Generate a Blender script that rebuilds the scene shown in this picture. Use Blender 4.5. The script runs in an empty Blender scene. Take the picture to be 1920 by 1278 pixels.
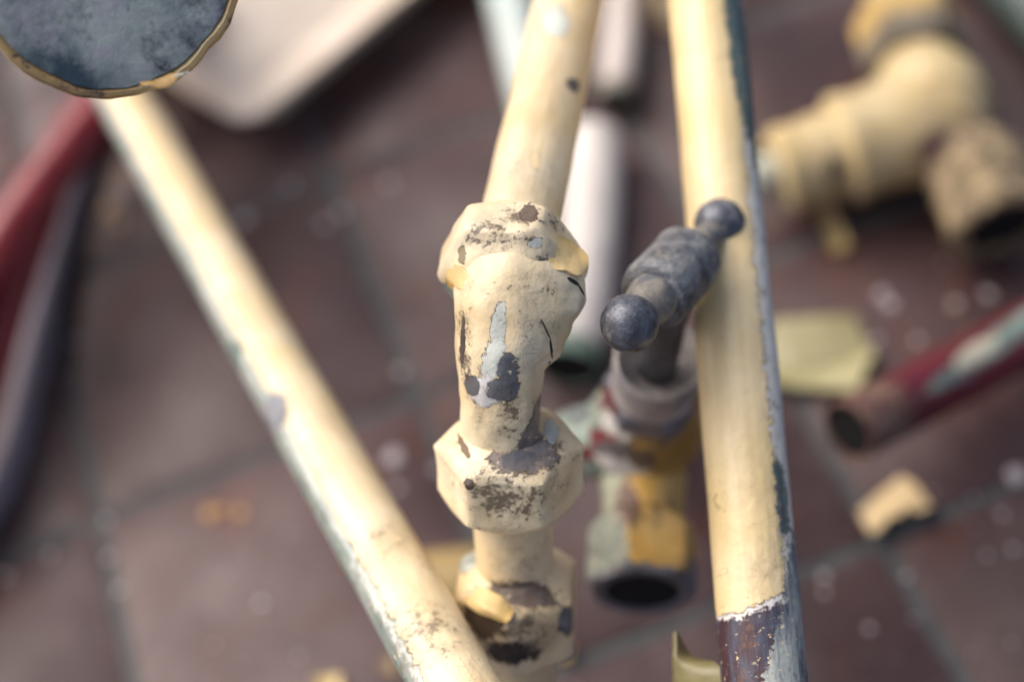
import bpy, bmesh, math, random
from mathutils import Vector, Matrix, noise
from mathutils.bvhtree import BVHTree
sc = bpy.context.scene
col = sc.collection

# ------------------------------------------------------------------ camera
FPX = 2850.0                      # focal length in photo pixels (1920 wide)
CAM = Vector((0.1960023, -0.55274785, 0.72758572))
RM = Matrix(((0.92982757, 0.36012643, -0.07569444),
             (-0.32844586, 0.71938307, -0.61205499),
             (-0.16596388, 0.59396713, 0.78718425)))
cd = bpy.data.cameras.new('camera'); cam = bpy.data.objects.new('camera', cd); col.objects.link(cam)
cam.matrix_world = Matrix.Translation(CAM) @ RM.to_4x4()
cd.sensor_width = 36.0; cd.lens = FPX / 1920 * 36
cd.clip_start = 0.02; cd.clip_end = 60
cd.dof.use_dof = True; cd.dof.focus_distance = 0.492; cd.dof.aperture_fstop = 2.8
cd.dof.aperture_blades = 0
sc.camera = cam

# ------------------------------------------------------------------ sky, sun, exposure
SUN_EL, SUN_AZ = math.radians(50), math.radians(-42)     # azimuth from +Y, clockwise: light from the left and a little behind
w = bpy.data.worlds.new('World'); sc.world = w; w.use_nodes = True
wn = w.node_tree; bg = wn.nodes['Background']
sky = wn.nodes.new('ShaderNodeTexSky'); sky.sky_type = 'NISHITA'; sky.sun_disc = False
sky.sun_elevation = SUN_EL; sky.sun_rotation = SUN_AZ; sky.air_density = 0.6; sky.dust_density = 6.0; sky.ozone_density = 1.0
wn.links.new(sky.outputs[0], bg.inputs[0]); bg.inputs[1].default_value = 0.145
sd = bpy.data.lights.new('sun', 'SUN'); sun = bpy.data.objects.new('sun', sd); col.objects.link(sun)
sd.energy = 1.3; sd.angle = math.radians(60); sd.color = (1.0, 0.955, 0.89)
sdir = Vector((math.sin(SUN_AZ) * math.cos(SUN_EL), math.cos(SUN_AZ) * math.cos(SUN_EL), math.sin(SUN_EL)))
sun.rotation_euler = sdir.to_track_quat('Z', 'Y').to_euler()
sc.view_settings.view_transform = 'Standard'; sc.view_settings.look = 'None'
sc.view_settings.exposure = 0.58; sc.view_settings.gamma = 1.0
sc.cycles.use_denoising = True
try: sc.cycles.denoiser = 'OPENIMAGEDENOISE'
except Exception: pass
sc.cycles.max_bounces = 8

# ------------------------------------------------------------------ measuring helpers (photo measurements -> metres)
CR, CU, CB = RM @ Vector((1, 0, 0)), RM @ Vector((0, 1, 0)), RM @ Vector((0, 0, 1))
def P(x, y, d):
    return CAM + RM @ (Vector(((x - 960) / FPX, (639 - y) / FPX, -1.0)) * d)
def on(x, y, h=0.0):
    v = RM @ Vector(((x - 960) / FPX, (639 - y) / FPX, -1.0))
    return CAM + v * ((h - CAM.z) / v.z)
def px(n, d): return n * d / FPX
def lin(c):
    return tuple(((v / 255) / 12.92 if v <= 10 else (((v / 255) + .055) / 1.055) ** 2.4) for v in c[:3]) + (1.0,)

# ------------------------------------------------------------------ node helpers
class NT:
    def __init__(s, name):
        s.m = bpy.data.materials.new(name); s.m.use_nodes = True; s.t = s.m.node_tree
        s.b = s.t.nodes['Principled BSDF']
        s.co = s.t.nodes.new('ShaderNodeTexCoord').outputs['Object']
    def n(s, k): return s.t.nodes.new(k)
    def put(s, sock, v):
        if isinstance(v, bpy.types.NodeSocket): s.t.links.new(v, sock)
        elif v is not None: sock.default_value = v
    def math(s, op, a, b=None, clamp=False):
        n = s.n('ShaderNodeMath'); n.operation = op; n.use_clamp = clamp
        s.put(n.inputs[0], a); s.put(n.inputs[1], b); return n.outputs[0]
    def noise(s, scale, detail=4, rough=.55, off=(0, 0, 0), stretch=None, dist=0.0):
        mp = s.n('ShaderNodeMapping'); s.put(mp.inputs['Vector'], s.co); mp.inputs['Location'].default_value = off
        if stretch: mp.inputs['Rotation'].default_value = stretch[0]; mp.inputs['Scale'].default_value = stretch[1]
        n = s.n('ShaderNodeTexNoise'); s.put(n.inputs['Vector'], mp.outputs[0])
        n.inputs['Scale'].default_value = scale; n.inputs['Detail'].default_value = detail
        n.inputs['Roughness'].default_value = rough; n.inputs['Distortion'].default_value = dist
        return n.outputs['Fac']
    def drawn(s, scale, detail, rough, axis, k):     # noise drawn out along an axis
        d = s.n('ShaderNodeVectorMath'); d.operation = 'DOT_PRODUCT'; s.put(d.inputs[0], s.co); d.inputs[1].default_value = axis
        m = s.n('ShaderNodeVectorMath'); m.operation = 'SCALE'; m.inputs[0].default_value = axis * k; s.put(m.inputs['Scale'], d.outputs['Value'])
        q = s.n('ShaderNodeVectorMath'); q.operation = 'SUBTRACT'; s.put(q.inputs[0], s.co); s.put(q.inputs[1], m.outputs[0])
        n = s.n('ShaderNodeTexNoise'); s.put(n.inputs['Vector'], q.outputs[0]); n.inputs['Scale'].default_value = scale
        n.inputs['Detail'].default_value = detail; n.inputs['Roughness'].default_value = rough; return n.outputs['Fac']
    def ramp(s, f, a, b, lo=0.0, hi=1.0):
        n = s.n('ShaderNodeMapRange'); n.clamp = True; s.put(n.inputs['Value'], f)
        n.inputs['From Min'].default_value = a; n.inputs['From Max'].default_value = b
        n.inputs['To Min'].default_value = lo; n.inputs['To Max'].default_value = hi
        return n.outputs[0]
    def mix(s, f, a, b):
        n = s.n('ShaderNodeMix'); n.data_type = 'RGBA'; s.put(n.inputs[0], f); s.put(n.inputs[6], a); s.put(n.inputs[7], b)
        return n.outputs[2]
    def dot(s, c, v):                       # dot(position - c, v)
        n = s.n('ShaderNodeVectorMath'); n.operation = 'DOT_PRODUCT'; s.put(n.inputs[0], s.co); n.inputs[1].default_value = v
        return s.math('SUBTRACT', n.outputs['Value'], Vector(c).dot(Vector(v)))
    def ell(s, c, axes):                    # 1 at the centre, 0 on the ellipsoid
        q = None
        for a in axes:
            d = s.dot(c, a); d = s.math('MULTIPLY', d, d); q = d if q is None else s.math('ADD', q, d)
        return s.math('SUBTRACT', 1.0, s.math('SQRT', q))
    def bump(s, h, dist, strength=1.0, prev=None):
        n = s.n('ShaderNodeBump'); s.put(n.inputs['Height'], h); n.inputs['Distance'].default_value = dist
        n.inputs['Strength'].default_value = strength
        if prev is not None: s.put(n.inputs['Normal'], prev)
        return n.outputs[0]

BVH = None
def surf(*shapes):                                  # the surfaces that the next areas of wear lie on
    global BVH; v = []; f = []
    for q in shapes:
        b = len(v); v += q.v; f += [tuple(b + i for i in t) for t in q.f]
    BVH = BVHTree.FromPolygons(v, f) if f else None
def sdepth(x, y, d):
    if BVH:
        dr = (P(x, y, 1) - CAM).normalized(); h = BVH.ray_cast(CAM, dr)[0]
        if h: return (RM.transposed() @ (CAM - h)).z
    return d
def patch(x, y, d, rx, ry, rot=0.0, depth=.012):   # an area of wear on a surface, as an ellipsoid in space
    d = sdepth(x, y, d); r = math.radians(rot)
    u = (CR * math.cos(r) - CU * math.sin(r)) / px(rx, d)
    v = (CR * math.sin(r) + CU * math.cos(r)) / px(ry, d)
    return (P(x, y, d), (u, v, CB / depth))

CREAM = lin((232, 203, 142)); CREAM2 = lin((238, 214, 166)); YEL = lin((205, 160, 72))
MINT = lin((206, 210, 198)); WHITEP = lin((222, 218, 212)); STEEL = lin((98, 99, 102)); DARK = lin((50, 46, 44))
MUD = lin((104, 88, 72)); MAROON = lin((62, 36, 42)); GREEN = lin((108, 124, 114))
def paint(name, base=Vector((0, 0, 0)), c1=CREAM, c2=CREAM2, peel=(), half=(), dirt=(), speck=.5, seed=0, rough=.38, grime=.25, lump=.0006, streak=None, hair=.5):
    s = NT(name); o = (seed * 3.1, seed * 1.7, seed * 5.3)
    c = s.mix(s.ramp(s.noise(38, 3, .5, o), .35, .65), c1, c2)
    c = s.mix(s.math('MULTIPLY', s.ramp(s.noise(24, 6, .65, (o[1], o[0], o[2])), .52, .75), grime), c, lin((176, 142, 98)))
    if streak is not None:                          # brush marks along the pipe, and long stains
        br = s.drawn(420, 4, .6, streak, .97); c = s.mix(s.math('MULTIPLY', s.ramp(br, .35, .7), .28), c, tuple(v * .8 for v in c1[:3]) + (1,))
        c = s.mix(s.math('MULTIPLY', s.ramp(s.drawn(60, 6, .65, streak, .75), .54, .72), .4), c, lin((186, 150, 100)))
    jag = s.math('ADD', s.math('MULTIPLY', s.math('SUBTRACT', s.noise(230, 8, .74, o), .5), 3.2), s.math('MULTIPLY', s.math('SUBTRACT', s.noise(800, 4, .65, o), .5), 1.4))
    thick = None; rgh = rough
    fine0 = s.noise(210, 7, .72, (o[1] + 3, o[0], o[2])); fine1 = s.noise(380, 5, .7, (o[1], o[0] + 5, o[2]))
    def layer(f, colr, edge=.05, matte=.6):
        nonlocal c, thick, rgh
        m = s.ramp(f, 0.0, edge)
        if isinstance(colr, tuple) and len(colr) == 2:
            colr = s.mix(s.ramp(s.noise(150, 6, .7, o, dist=.6) if streak is None else s.drawn(170, 6, .7, streak, .82), .42, .6), colr[0], colr[1])
        if not isinstance(colr, tuple):
            colr = s.mix(s.math('MULTIPLY', s.ramp(fine0, .56, .64), .55), colr, lin((112, 78, 54)))
            colr = s.mix(s.math('MULTIPLY', s.ramp(fine1, .62, .66), .8), colr, c2)
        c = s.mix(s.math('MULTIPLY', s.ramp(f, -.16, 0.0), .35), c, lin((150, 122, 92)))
        c = s.mix(m, c, colr)
        keep = s.math('SUBTRACT', 1.0, m); thick = keep if thick is None else s.math('MULTIPLY', thick, keep)
        rgh = s.math('ADD', s.math('MULTIPLY', keep, rgh), s.math('MULTIPLY', m, matte))
    for (cen, nrm, off, amp, colr) in half:        # everything on one side of a ragged line
        f = s.math('ADD', s.math('SUBTRACT', s.dot(cen - base, nrm), off), s.math('MULTIPLY', jag, amp))
        layer(s.math('MULTIPLY', f, 400.0), colr, .15)
    for (cen, axes), amp, colr in peel:
        layer(s.math('ADD', s.ell(cen - base, axes), s.math('MULTIPLY', jag, amp)), colr)
    hl = s.math('ABSOLUTE', s.math('SUBTRACT', s.noise(55, 3, .6, (o[1], o[2], o[0]), dist=.8), .5))
    hl = s.math('MULTIPLY', s.ramp(hl, .0045, .001), s.ramp(s.noise(48, 3, .5, (o[0], o[2], o[1])), .54, .6))
    c = s.mix(s.math('MULTIPLY', hl, hair), c, lin((120, 92, 56)))
    # flecks and smears of dirt, denser in the listed places
    dens = None
    for (cen, axes), a in dirt:
        f = s.math('MULTIPLY', s.ramp(s.ell(cen - base, axes), -.25, .6), a)
        dens = f if dens is None else s.math('MAXIMUM', dens, f)
    fine = s.noise(420, 5, .68, (o[2], o[1], o[0])); med = s.noise(130, 6, .7, (o[2], o[0], o[1]))
    sp = s.math('MULTIPLY', s.math('ADD', s.math('MULTIPLY', fine, .55), s.math('MULTIPLY', med, .45)), 1.0)
    th = .635 if dens is None else s.math('SUBTRACT', .635, s.math('MULTIPLY', dens, .15))
    dm = s.ramp(s.math('SUBTRACT', sp, th), 0.0, .05)
    c = s.mix(s.math('MULTIPLY', dm, speck), c, lin((70, 56, 46)))
    if dens is not None: c = s.mix(s.math('MULTIPLY', s.math('MULTIPLY', dens, s.ramp(med, .38, .62)), .6), c, MUD)
    s.put(s.b.inputs['Base Color'], c); s.put(s.b.inputs['Roughness'], rgh)
    nb = s.bump(s.noise(60, 4, .5, o), lump * 2)
    if streak is not None: nb = s.bump(br, .0003, .8, nb)
    nb = s.bump(s.noise(330, 4, .6, o), .0004, .8, nb)
    if thick is not None: nb = s.bump(thick, .0011, 1.0, nb)
    s.put(s.b.inputs['Normal'], nb)
    return s.m

def metal(name, c1, c2, c3=None, rough=.5, scale=90, metallic=.35, seed=0, bump=.0005, a=.4, b=.62):
    s = NT(name); o = (seed * 2.3, seed * 4.1, seed * 1.9)
    n1 = s.noise(scale, 7, .68, o, dist=.4)
    c = s.mix(s.ramp(n1, a, b), c1, c2)
    if c3: c = s.mix(s.ramp(s.noise(scale * .6, 6, .7, (o[1], o[2], o[0]), dist=.5), .56, .68), c, c3)
    s.put(s.b.inputs['Base Color'], c)
    s.put(s.b.inputs['Roughness'], s.ramp(s.noise(scale * 2, 4, .6, o), .3, .7, rough - .12, rough + .15))
    s.b.inputs['Metallic'].default_value = metallic
    s.put(s.b.inputs['Normal'], s.bump(n1, bump, .7, s.bump(s.noise(scale * 5, 3, .6, o), bump * .5)))
    return s.m
def plain(name, colr, rough=.8):
    s = NT(name); s.put(s.b.inputs['Base Color'], s.mix(s.ramp(s.noise(60, 5), .35, .65), colr, tuple(v * .7 for v in colr[:3]) + (1,)))
    s.b.inputs['Roughness'].default_value = rough; return s.m

# ------------------------------------------------------------------ mesh helpers (all shapes are made in world space, then moved to their thing's base)
def frame(d, ref=None):
    d = d.normalized(); ref = ref or (Vector((0, 0, 1)) if abs(d.z) < .9 else Vector((1, 0, 0)))
    u = (ref - d * ref.dot(d)).normalized(); return u, d.cross(u)
def nz(p, amp, fr, sd=0.0):
    return amp * (noise.noise(p * fr + Vector((sd, sd * 2, -sd))) + .5 * noise.noise(p * fr * 2.3 + Vector((-sd, 5, sd)))) if amp else 0.0
class Shape:
    def __init__(s): s.v = []; s.f = []
    def rings(s, rs, cap0=True, cap1=True, closed=False):
        n = len(rs[0]); b = len(s.v)
        for r in rs: s.v += r
        m = len(rs)
        for i in range(m if closed else m - 1):
            j = (i + 1) % m
            for k in range(n):
                l = (k + 1) % n
                s.f.append((b + i * n + k, b + i * n + l, b + j * n + l, b + j * n + k))
        if not closed:
            if cap0: s.f.append(tuple(b + k for k in reversed(range(n))))
            if cap1: s.f.append(tuple(b + (m - 1) * n + k for k in range(n)))
        return s
def lathe(o, d, prof, seg=72, ref=None, lump=(0, 60), phase=0.0, step=.003, sd=0.0, shape=None, caps=(True, True), fn=None):
    """profile of (t, r) or (t, r, a): a = flat radius of a hexagon that cuts the circle r"""
    u, v = frame(d, ref); d = d.normalized(); rs = []
    pts = []
    for a, b in zip(prof[:-1], prof[1:]):
        a = tuple(a) + (None,) * (3 - len(a)); b = tuple(b) + (None,) * (3 - len(b))
        L = math.hypot(b[0] - a[0], b[1] - a[1]); k = max(1, int(L / step))
        for i in range(k):
            t = i / k
            pts.append((a[0] + (b[0] - a[0]) * t, a[1] + (b[1] - a[1]) * t, (a[2] if i == 0 or b[2] is None else (b[2] if a[2] is None else a[2] + (b[2] - a[2]) * t))))
    pts.append((tuple(prof[-1]) + (None,))[:3])
    for (t, r, a) in pts:
        ring = []
        for k in range(seg):
            th = 2 * math.pi * k / seg; rr = r
            if a:
                q = ((th - phase) % (math.pi / 3)) - math.pi / 6
                h = a / math.cos(q); kk = a * .03
                e = max(0, kk - abs(r - h)) / kk; rr = min(r, h) - e * e * kk * .25
            if fn: rr *= fn(t, th)
            p = o + d * t + (u * math.cos(th) + v * math.sin(th)) * rr
            if lump[0] and r > .002: p = p + (u * math.cos(th) + v * math.sin(th)) * nz(p, lump[0], lump[1], sd)
            ring.append(p)
        rs.append(ring)
    return (shape or Shape()).rings(rs, *caps)
def sweep(path, rad, seg=48, lump=(0, 60), sd=0.0, shape=None, caps=(True, True), bore=None):
    """a round bar along a path; bore = inner radius hollows the far end visibly"""
    n = len(path); T = [((path[min(i + 1, n - 1)] - path[max(i - 1, 0)]).normalized()) for i in range(n)]
    u, _ = frame(T[0]); rs = []
    for i in range(n):
        u = (u - T[i] * u.dot(T[i])).normalized(); v = T[i].cross(u)
        r = rad(i / (n - 1)) if callable(rad) else rad; ring = []
        for k in range(seg):
            th = 2 * math.pi * k / seg; q = u * math.cos(th) + v * math.sin(th); p = path[i] + q * r
            ring.append(p + q * nz(p, lump[0], lump[1], sd))
        rs.append(ring)
    if bore:                                   # turn in at the end and run back inside
        c = path[-1]
        for (k, back) in ((1.0, 0.0), (bore, 0.0005), (bore, .03), (bore * .98, .05)):
            pass
        last = rs[-1]; t = T[-1]
        for (f, back) in ((.96, -.0008), (bore + .03, -.0006), (bore, .001), (bore, .05)):
            rs.append([c - t * back + (p - c) * f for p in last])
    return (shape or Shape()).rings(rs, *caps)
def line(a, b, n): return [a.lerp(b, i / (n - 1)) for i in range(n)]
def bez(pts, n):
    out = []; m = len(pts) - 1
    for i in range(n):
        t = i / (n - 1) * m; k = min(int(t), m - 1); f = t - k
        p0, p1, p2, p3 = pts[max(k - 1, 0)], pts[k], pts[k + 1], pts[min(k + 2, m)]
        out.append(.5 * ((2 * p1) + (p2 - p0) * f + (2 * p0 - 5 * p1 + 4 * p2 - p3) * f * f + (3 * p1 - p0 - 3 * p2 + p3) * f ** 3))
    return out
def sheet(cs, thick, shape=None):
    """cs: grid of points (rows of equal length) -> thin sheet with real thickness"""
    s = shape or Shape(); R, Cn = len(cs), len(cs[0]); b = len(s.v)
    nr = [[None] * Cn for _ in range(R)]
    for i in range(R):
        for j in range(Cn):
            a = cs[min(i + 1, R - 1)][j] - cs[max(i - 1, 0)][j]; c = cs[i][min(j + 1, Cn - 1)] - cs[i][max(j - 1, 0)]
            q = a.cross(c); nr[i][j] = q.normalized() if q.length > 1e-12 else Vector((0, 0, 1))
    for sg in (.5, -.5):
        for i in range(R):
            for j in range(Cn): s.v.append(cs[i][j] + nr[i][j] * thick * sg)
    N = R * Cn
    for i in range(R - 1):
        for j in range(Cn - 1):
            q = (i * Cn + j, i * Cn + j + 1, (i + 1) * Cn + j + 1, (i + 1) * Cn + j)
            s.f.append(tuple(b + x for x in q)); s.f.append(tuple(b + N + x for x in reversed(q)))
    rim = [(0, j) for j in range(Cn)] + [(i, Cn - 1) for i in range(1, R)] + [(R - 1, j) for j in range(Cn - 2, -1, -1)] + [(i, 0) for i in range(R - 2, 0, -1)]
    for k in range(len(rim)):
        a = rim[k]; c = rim[(k + 1) % len(rim)]; ia = a[0] * Cn + a[1]; ic = c[0] * Cn + c[1]
        s.f.append((b + ia, b + N + ia, b + N + ic, b + ic))
    return s
def make(name, s, mat, base=Vector((0, 0, 0)), smooth=40):
    me = bpy.data.meshes.new(name); me.from_pydata([tuple(p - base) for p in s.v], [], s.f)
    bm = bmesh.new(); bm.from_mesh(me); bmesh.ops.recalc_face_normals(bm, faces=bm.faces); bm.to_mesh(me); bm.free()
    me.materials.append(mat)
    if smooth:
        me.shade_smooth(); me.set_sharp_from_angle(angle=math.radians(smooth))
    o = bpy.data.objects.new(name, me); col.objects.link(o); return o
class Thing:
    def __init__(s, name, label, cat, base, group=None):
        s.o = bpy.data.objects.new(name, None); col.objects.link(s.o); s.base = Vector(base); s.o.location = s.base
        s.o.empty_display_size = .02
        s.o['label'] = label; s.o['category'] = cat
        if group: s.o['group'] = group
    def part(s, name, shape, mat, parent=None, label=None, smooth=40):
        o = make(name, shape, mat, s.base, smooth); o.parent = parent or s.o
        if label: o['label'] = label
        return o
def single(name, shape, mat, label, cat, base, group=None, smooth=40):
    o = make(name, shape, mat, Vector(base), smooth); o.location = base; o['label'] = label; o['category'] = cat
    if group: o['group'] = group
    return o
rnd = random.Random(7)
BORE_SHADE = plain('bore_shade', lin((9, 7, 7)), .95)  # near-black colour standing for the unlit depth of the bores
def boretube(c, d, r, depth):                       # shade inside an open pipe end, painted near-black on an added blind tube
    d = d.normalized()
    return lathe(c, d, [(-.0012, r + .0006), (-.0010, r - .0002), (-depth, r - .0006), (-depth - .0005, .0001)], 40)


# ================================================================== the floor: terracotta tiles in dark joints
TS = 0.20; GAP = .0066
def tile_mat():
    s = NT('terracotta_tile')
    oi = s.n('ShaderNodeObjectInfo').outputs['Random']
    geo = s.n('ShaderNodeNewGeometry').outputs['Position']; s.co = geo
    c = s.mix(s.ramp(s.noise(9, 4, .6), .35, .68), lin((60, 41, 40)), lin((80, 60, 59)))
    c = s.mix(s.ramp(s.noise(16, 3, .5, (3, 1, 0)), .55, .72), c, lin((84, 50, 40)))
    c = s.mix(s.math('MULTIPLY', s.ramp(s.noise(11, 5, .6, (7, 2, 0)), .5, .7), .6), c, lin((98, 82, 80)))      # dry mortar haze
    c = s.mix(s.math('MULTIPLY', s.ramp(s.noise(260, 4, .65), .6, .72), .5), c, lin((150, 136, 134)))              # dust grains
    c = s.mix(s.math('MULTIPLY', s.ramp(s.noise(300, 3, .6, (4, 4, 0)), .62, .7), .6), c, lin((48, 36, 36)))
    hsv = s.n('ShaderNodeHueSaturation'); s.put(hsv.inputs['Color'], c); s.put(hsv.inputs['Value'], s.ramp(oi, 0, 1, .82, 1.12))
    s.put(s.b.inputs['Base Color'], hsv.outputs[0])
    s.put(s.b.inputs['Roughness'], s.ramp(s.noise(14, 5, .6, (1, 5, 0)), .3, .7, .38, .58)); s.b.inputs['Specular IOR Level'].default_value = .35
    s.put(s.b.inputs['Normal'], s.bump(s.noise(170, 5, .6), .0004, .6, s.bump(s.noise(22, 3), .0015, .5)))
    return s.m
floor = bpy.data.objects.new('floor', None); col.objects.link(floor); floor['kind'] = 'structure'
def grout_mat():
    s = NT('grout'); s.co = s.n('ShaderNodeNewGeometry').outputs['Position']
    s.put(s.b.inputs['Base Color'], s.mix(s.ramp(s.noise(60, 6, .65), .35, .65), lin((64, 66, 66)), lin((86, 88, 86))))
    s.b.inputs['Roughness'].default_value = .85; s.put(s.b.inputs['Normal'], s.bump(s.noise(250, 4), .001)); return s.m
g = Shape(); G = 1.6
g.v = [Vector((-G, -G, -.0014)), Vector((G + .6, -G, -.0014)), Vector((G + .6, G + .4, -.0014)), Vector((-G, G + .4, -.0014))]; g.f = [(0, 1, 2, 3)]
go = make('grout_bed', g, grout_mat(), smooth=0); go.parent = floor
TM = tile_mat(); tmeshes = []
for q in range(6):
    r_ = random.Random(q); h = TS / 2 - GAP / 2; s = Shape(); rs = []
    def loop(k, z):
        out = []; n = 7
        for e in range(4):
            for i in range(n):
                t = -1 + 2 * i / n; x, y = ((t, -1), (1, t), (-t, 1), (-1, -t))[e]
                out.append(Vector((x * k, y * k, z)))
        return out
    jit = [r_.uniform(-.0007, .0007) for _ in range(28)]
    for (k, z) in ((h, -.012), (h, -.0022), (h - .0008, -.0008), (h - .0026, 0.0)):
        rs.append([p * (1 + jit[i] / h) if z < 0 else p * (1 + jit[i] / h * .6) for i, p in enumerate(loop(k, z))])
    for ring in rs:
        for p in ring: p.z = min(p.z, 0)
    s.rings(rs, False, True)
    me = bpy.data.meshes.new('tile'); me.from_pydata([tuple(p) for p in s.v], [], s.f); me.materials.append(TM)
    me.shade_smooth(); me.set_sharp_from_angle(angle=math.radians(35)); tmeshes.append(me)
for i in range(-4, 7):
    for j in range(-5, 6):
        t = bpy.data.objects.new('tile', tmeshes[rnd.randrange(6)]); col.objects.link(t); t.parent = floor
        t.location = ((i + .5) * TS, (j + .5) * TS, rnd.uniform(-.0006, .0004))
        t.rotation_euler = (rnd.uniform(-.002, .002), rnd.uniform(-.002, .002), rnd.uniform(-.003, .003) + rnd.randrange(4) * math.pi / 2)

# ================================================================== the elbow union in focus
A0 = P(1086, -80, .655); A1 = P(962, 472, .5235)        # upper pipe axis: far end -> upper nut
K = P(948, 588, .5005)                                   # where the two axes meet
B1 = P(955, 868, .527); B2 = P(968, 1118, .558)          # lower nut, second nut
up = (A0 - A1).normalized(); dn = (B2 - B1).normalized()
foot = B2 + dn * (B2.z / -dn.z)                          # the riser runs on to the floor
base = Vector((foot.x, foot.y, 0))
EL = Thing('pipe_elbow', 'flaking cream painted elbow with two hexagonal nuts, standing on a cream riser', 'pipe elbow', base)
hexprof = lambda R, a, L, f0, f1: f0 + [(.0042, R, a), (L - .004, R, a)] + f1
upref = (Vector((0, 0, 1)) * .85 + CB * .5 - CR * .06).normalized(); fr = (CB * .8 - CR * .06)
pa = A1 - up * .010; pb = B1 - dn * .008 - CR * .0012
arc = []
for i in range(91):
    t = i / 90; kk = K + (K - pa) * .10 + (K - pb) * .10
    arc.append(((1 - t) ** 2) * pa + 2 * t * (1 - t) * kk + t * t * pb)
sh_bend = sweep(arc, lambda t: .0172 - .0030 * t + .0014 * math.sin(math.pi * t), 120, (.0007, 70), 1.0)
def pix(p):
    q = RM.transposed() @ (p - CAM); return 960 - FPX * q.x / q.z, 639 + FPX * q.y / q.z
def sst(a, b, x):
    t = min(max((x - a) / (b - a), 0), 1); return t * t * (3 - 2 * t)
for i, p in enumerate(sh_bend.v):            # thick skins of paint bulge out on the right, below the upper nut, and break off raggedly
    x, y = pix(p); y += 14 * noise.noise(p * 260)
    amp = 50 - 34 * sst(556, 650, y)
    k = sst(470, 500, y) * (1 - sst(656, 668, y)) * sst(975, 1045, x) ** 1.3
    sh_bend.v[i] = p + (CR * .96 - CB * .28) * px(amp * k * (1 + .25 * noise.noise(p * 190)), .49)
    k2 = sst(668, 690, y) * (1 - sst(800, 830, y)) * sst(985, 1030, x)
    sh_bend.v[i] -= CR * px(20 * k2, .49)
sh_nut1 = lathe(A1 - up * .0165, up, hexprof(.0250, .0222, .0196, [(-.007, .0150), (-.0035, .0178), (0, .0200), (.0012, .0220, .0215)], [(.0192, .0212, .0215), (.0196, .019), (.0202, .0130)]), 112, upref, (.0008, 62), math.pi / 6, .0013, 2.0)
sh_nut2 = lathe(B1 - dn * .0115, dn, hexprof(.0258, .0226, .0262, [(-.0035, .0150), (-.001, .0172), (.0002, .0195), (.001, .0212, .0212)], [(.0258, .0214, .0218), (.0262, .0196), (.0268, .0130)]), 112, fr, (.0007, 66), math.pi / 6, .0013, 3.0)
pe = A0 + up * .22; ph = Vector((up.x, up.y, 0)).normalized()
sh_pipe = sweep(line(A1 - up * .004, pe, 60) + bez([pe + up * .01, pe + up * .05, pe + up * .075 + Vector((0, 0, -.03)), pe + up * .085 + Vector((0, 0, -.08))], 20)[1:] + [pe + up * .085 + Vector((0, 0, -.12)), Vector((pe.x + up.x * .085, pe.y + up.y * .085, .002))], .0143, 48, (.0004, 32), 3.0)
sh_riser = sweep(line(B1 + dn * .008, foot - dn * .004, 70), .0139, 48, (.00022, 70), 4.0)
sh_lock = lathe(B2 - dn * .012, dn, hexprof(.0240, .0214, .033, [(-.004, .0135), (-.001, .0168), (.0004, .019, .020)], [(.0326, .0200, .0205), (.033, .0185), (.0336, .0130)]), 112, fr + CR * .25, (.0009, 65), math.pi / 6 - .12, .0014, 5.0)
surf(sh_bend, sh_nut1, sh_nut2, sh_pipe, sh_riser, sh_lock)
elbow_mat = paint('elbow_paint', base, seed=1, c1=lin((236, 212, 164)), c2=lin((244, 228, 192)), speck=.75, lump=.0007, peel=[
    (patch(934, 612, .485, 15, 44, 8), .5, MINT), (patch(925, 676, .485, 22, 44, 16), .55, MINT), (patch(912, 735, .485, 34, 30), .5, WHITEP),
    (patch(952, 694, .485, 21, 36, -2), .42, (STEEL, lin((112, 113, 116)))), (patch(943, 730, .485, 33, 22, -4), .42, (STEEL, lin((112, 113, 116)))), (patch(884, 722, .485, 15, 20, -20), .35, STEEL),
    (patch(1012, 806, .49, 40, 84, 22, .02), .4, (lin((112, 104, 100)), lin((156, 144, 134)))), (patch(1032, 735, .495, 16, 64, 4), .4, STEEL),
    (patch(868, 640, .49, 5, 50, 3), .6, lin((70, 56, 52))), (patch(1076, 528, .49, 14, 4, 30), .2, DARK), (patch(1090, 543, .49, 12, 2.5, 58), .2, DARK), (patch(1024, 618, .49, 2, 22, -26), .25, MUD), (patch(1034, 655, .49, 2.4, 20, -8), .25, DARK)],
    dirt=[(patch(965, 790, .49, 90, 70), .8), (patch(1000, 550, .49, 90, 50), .6), (patch(872, 660, .49, 30, 120), .95), (patch(905, 540, .49, 60, 30), .5), (patch(1000, 680, .49, 40, 40), .4), (patch(1020, 600, .49, 70, 60), .55), (patch(940, 590, .49, 60, 50), .3)])
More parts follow.
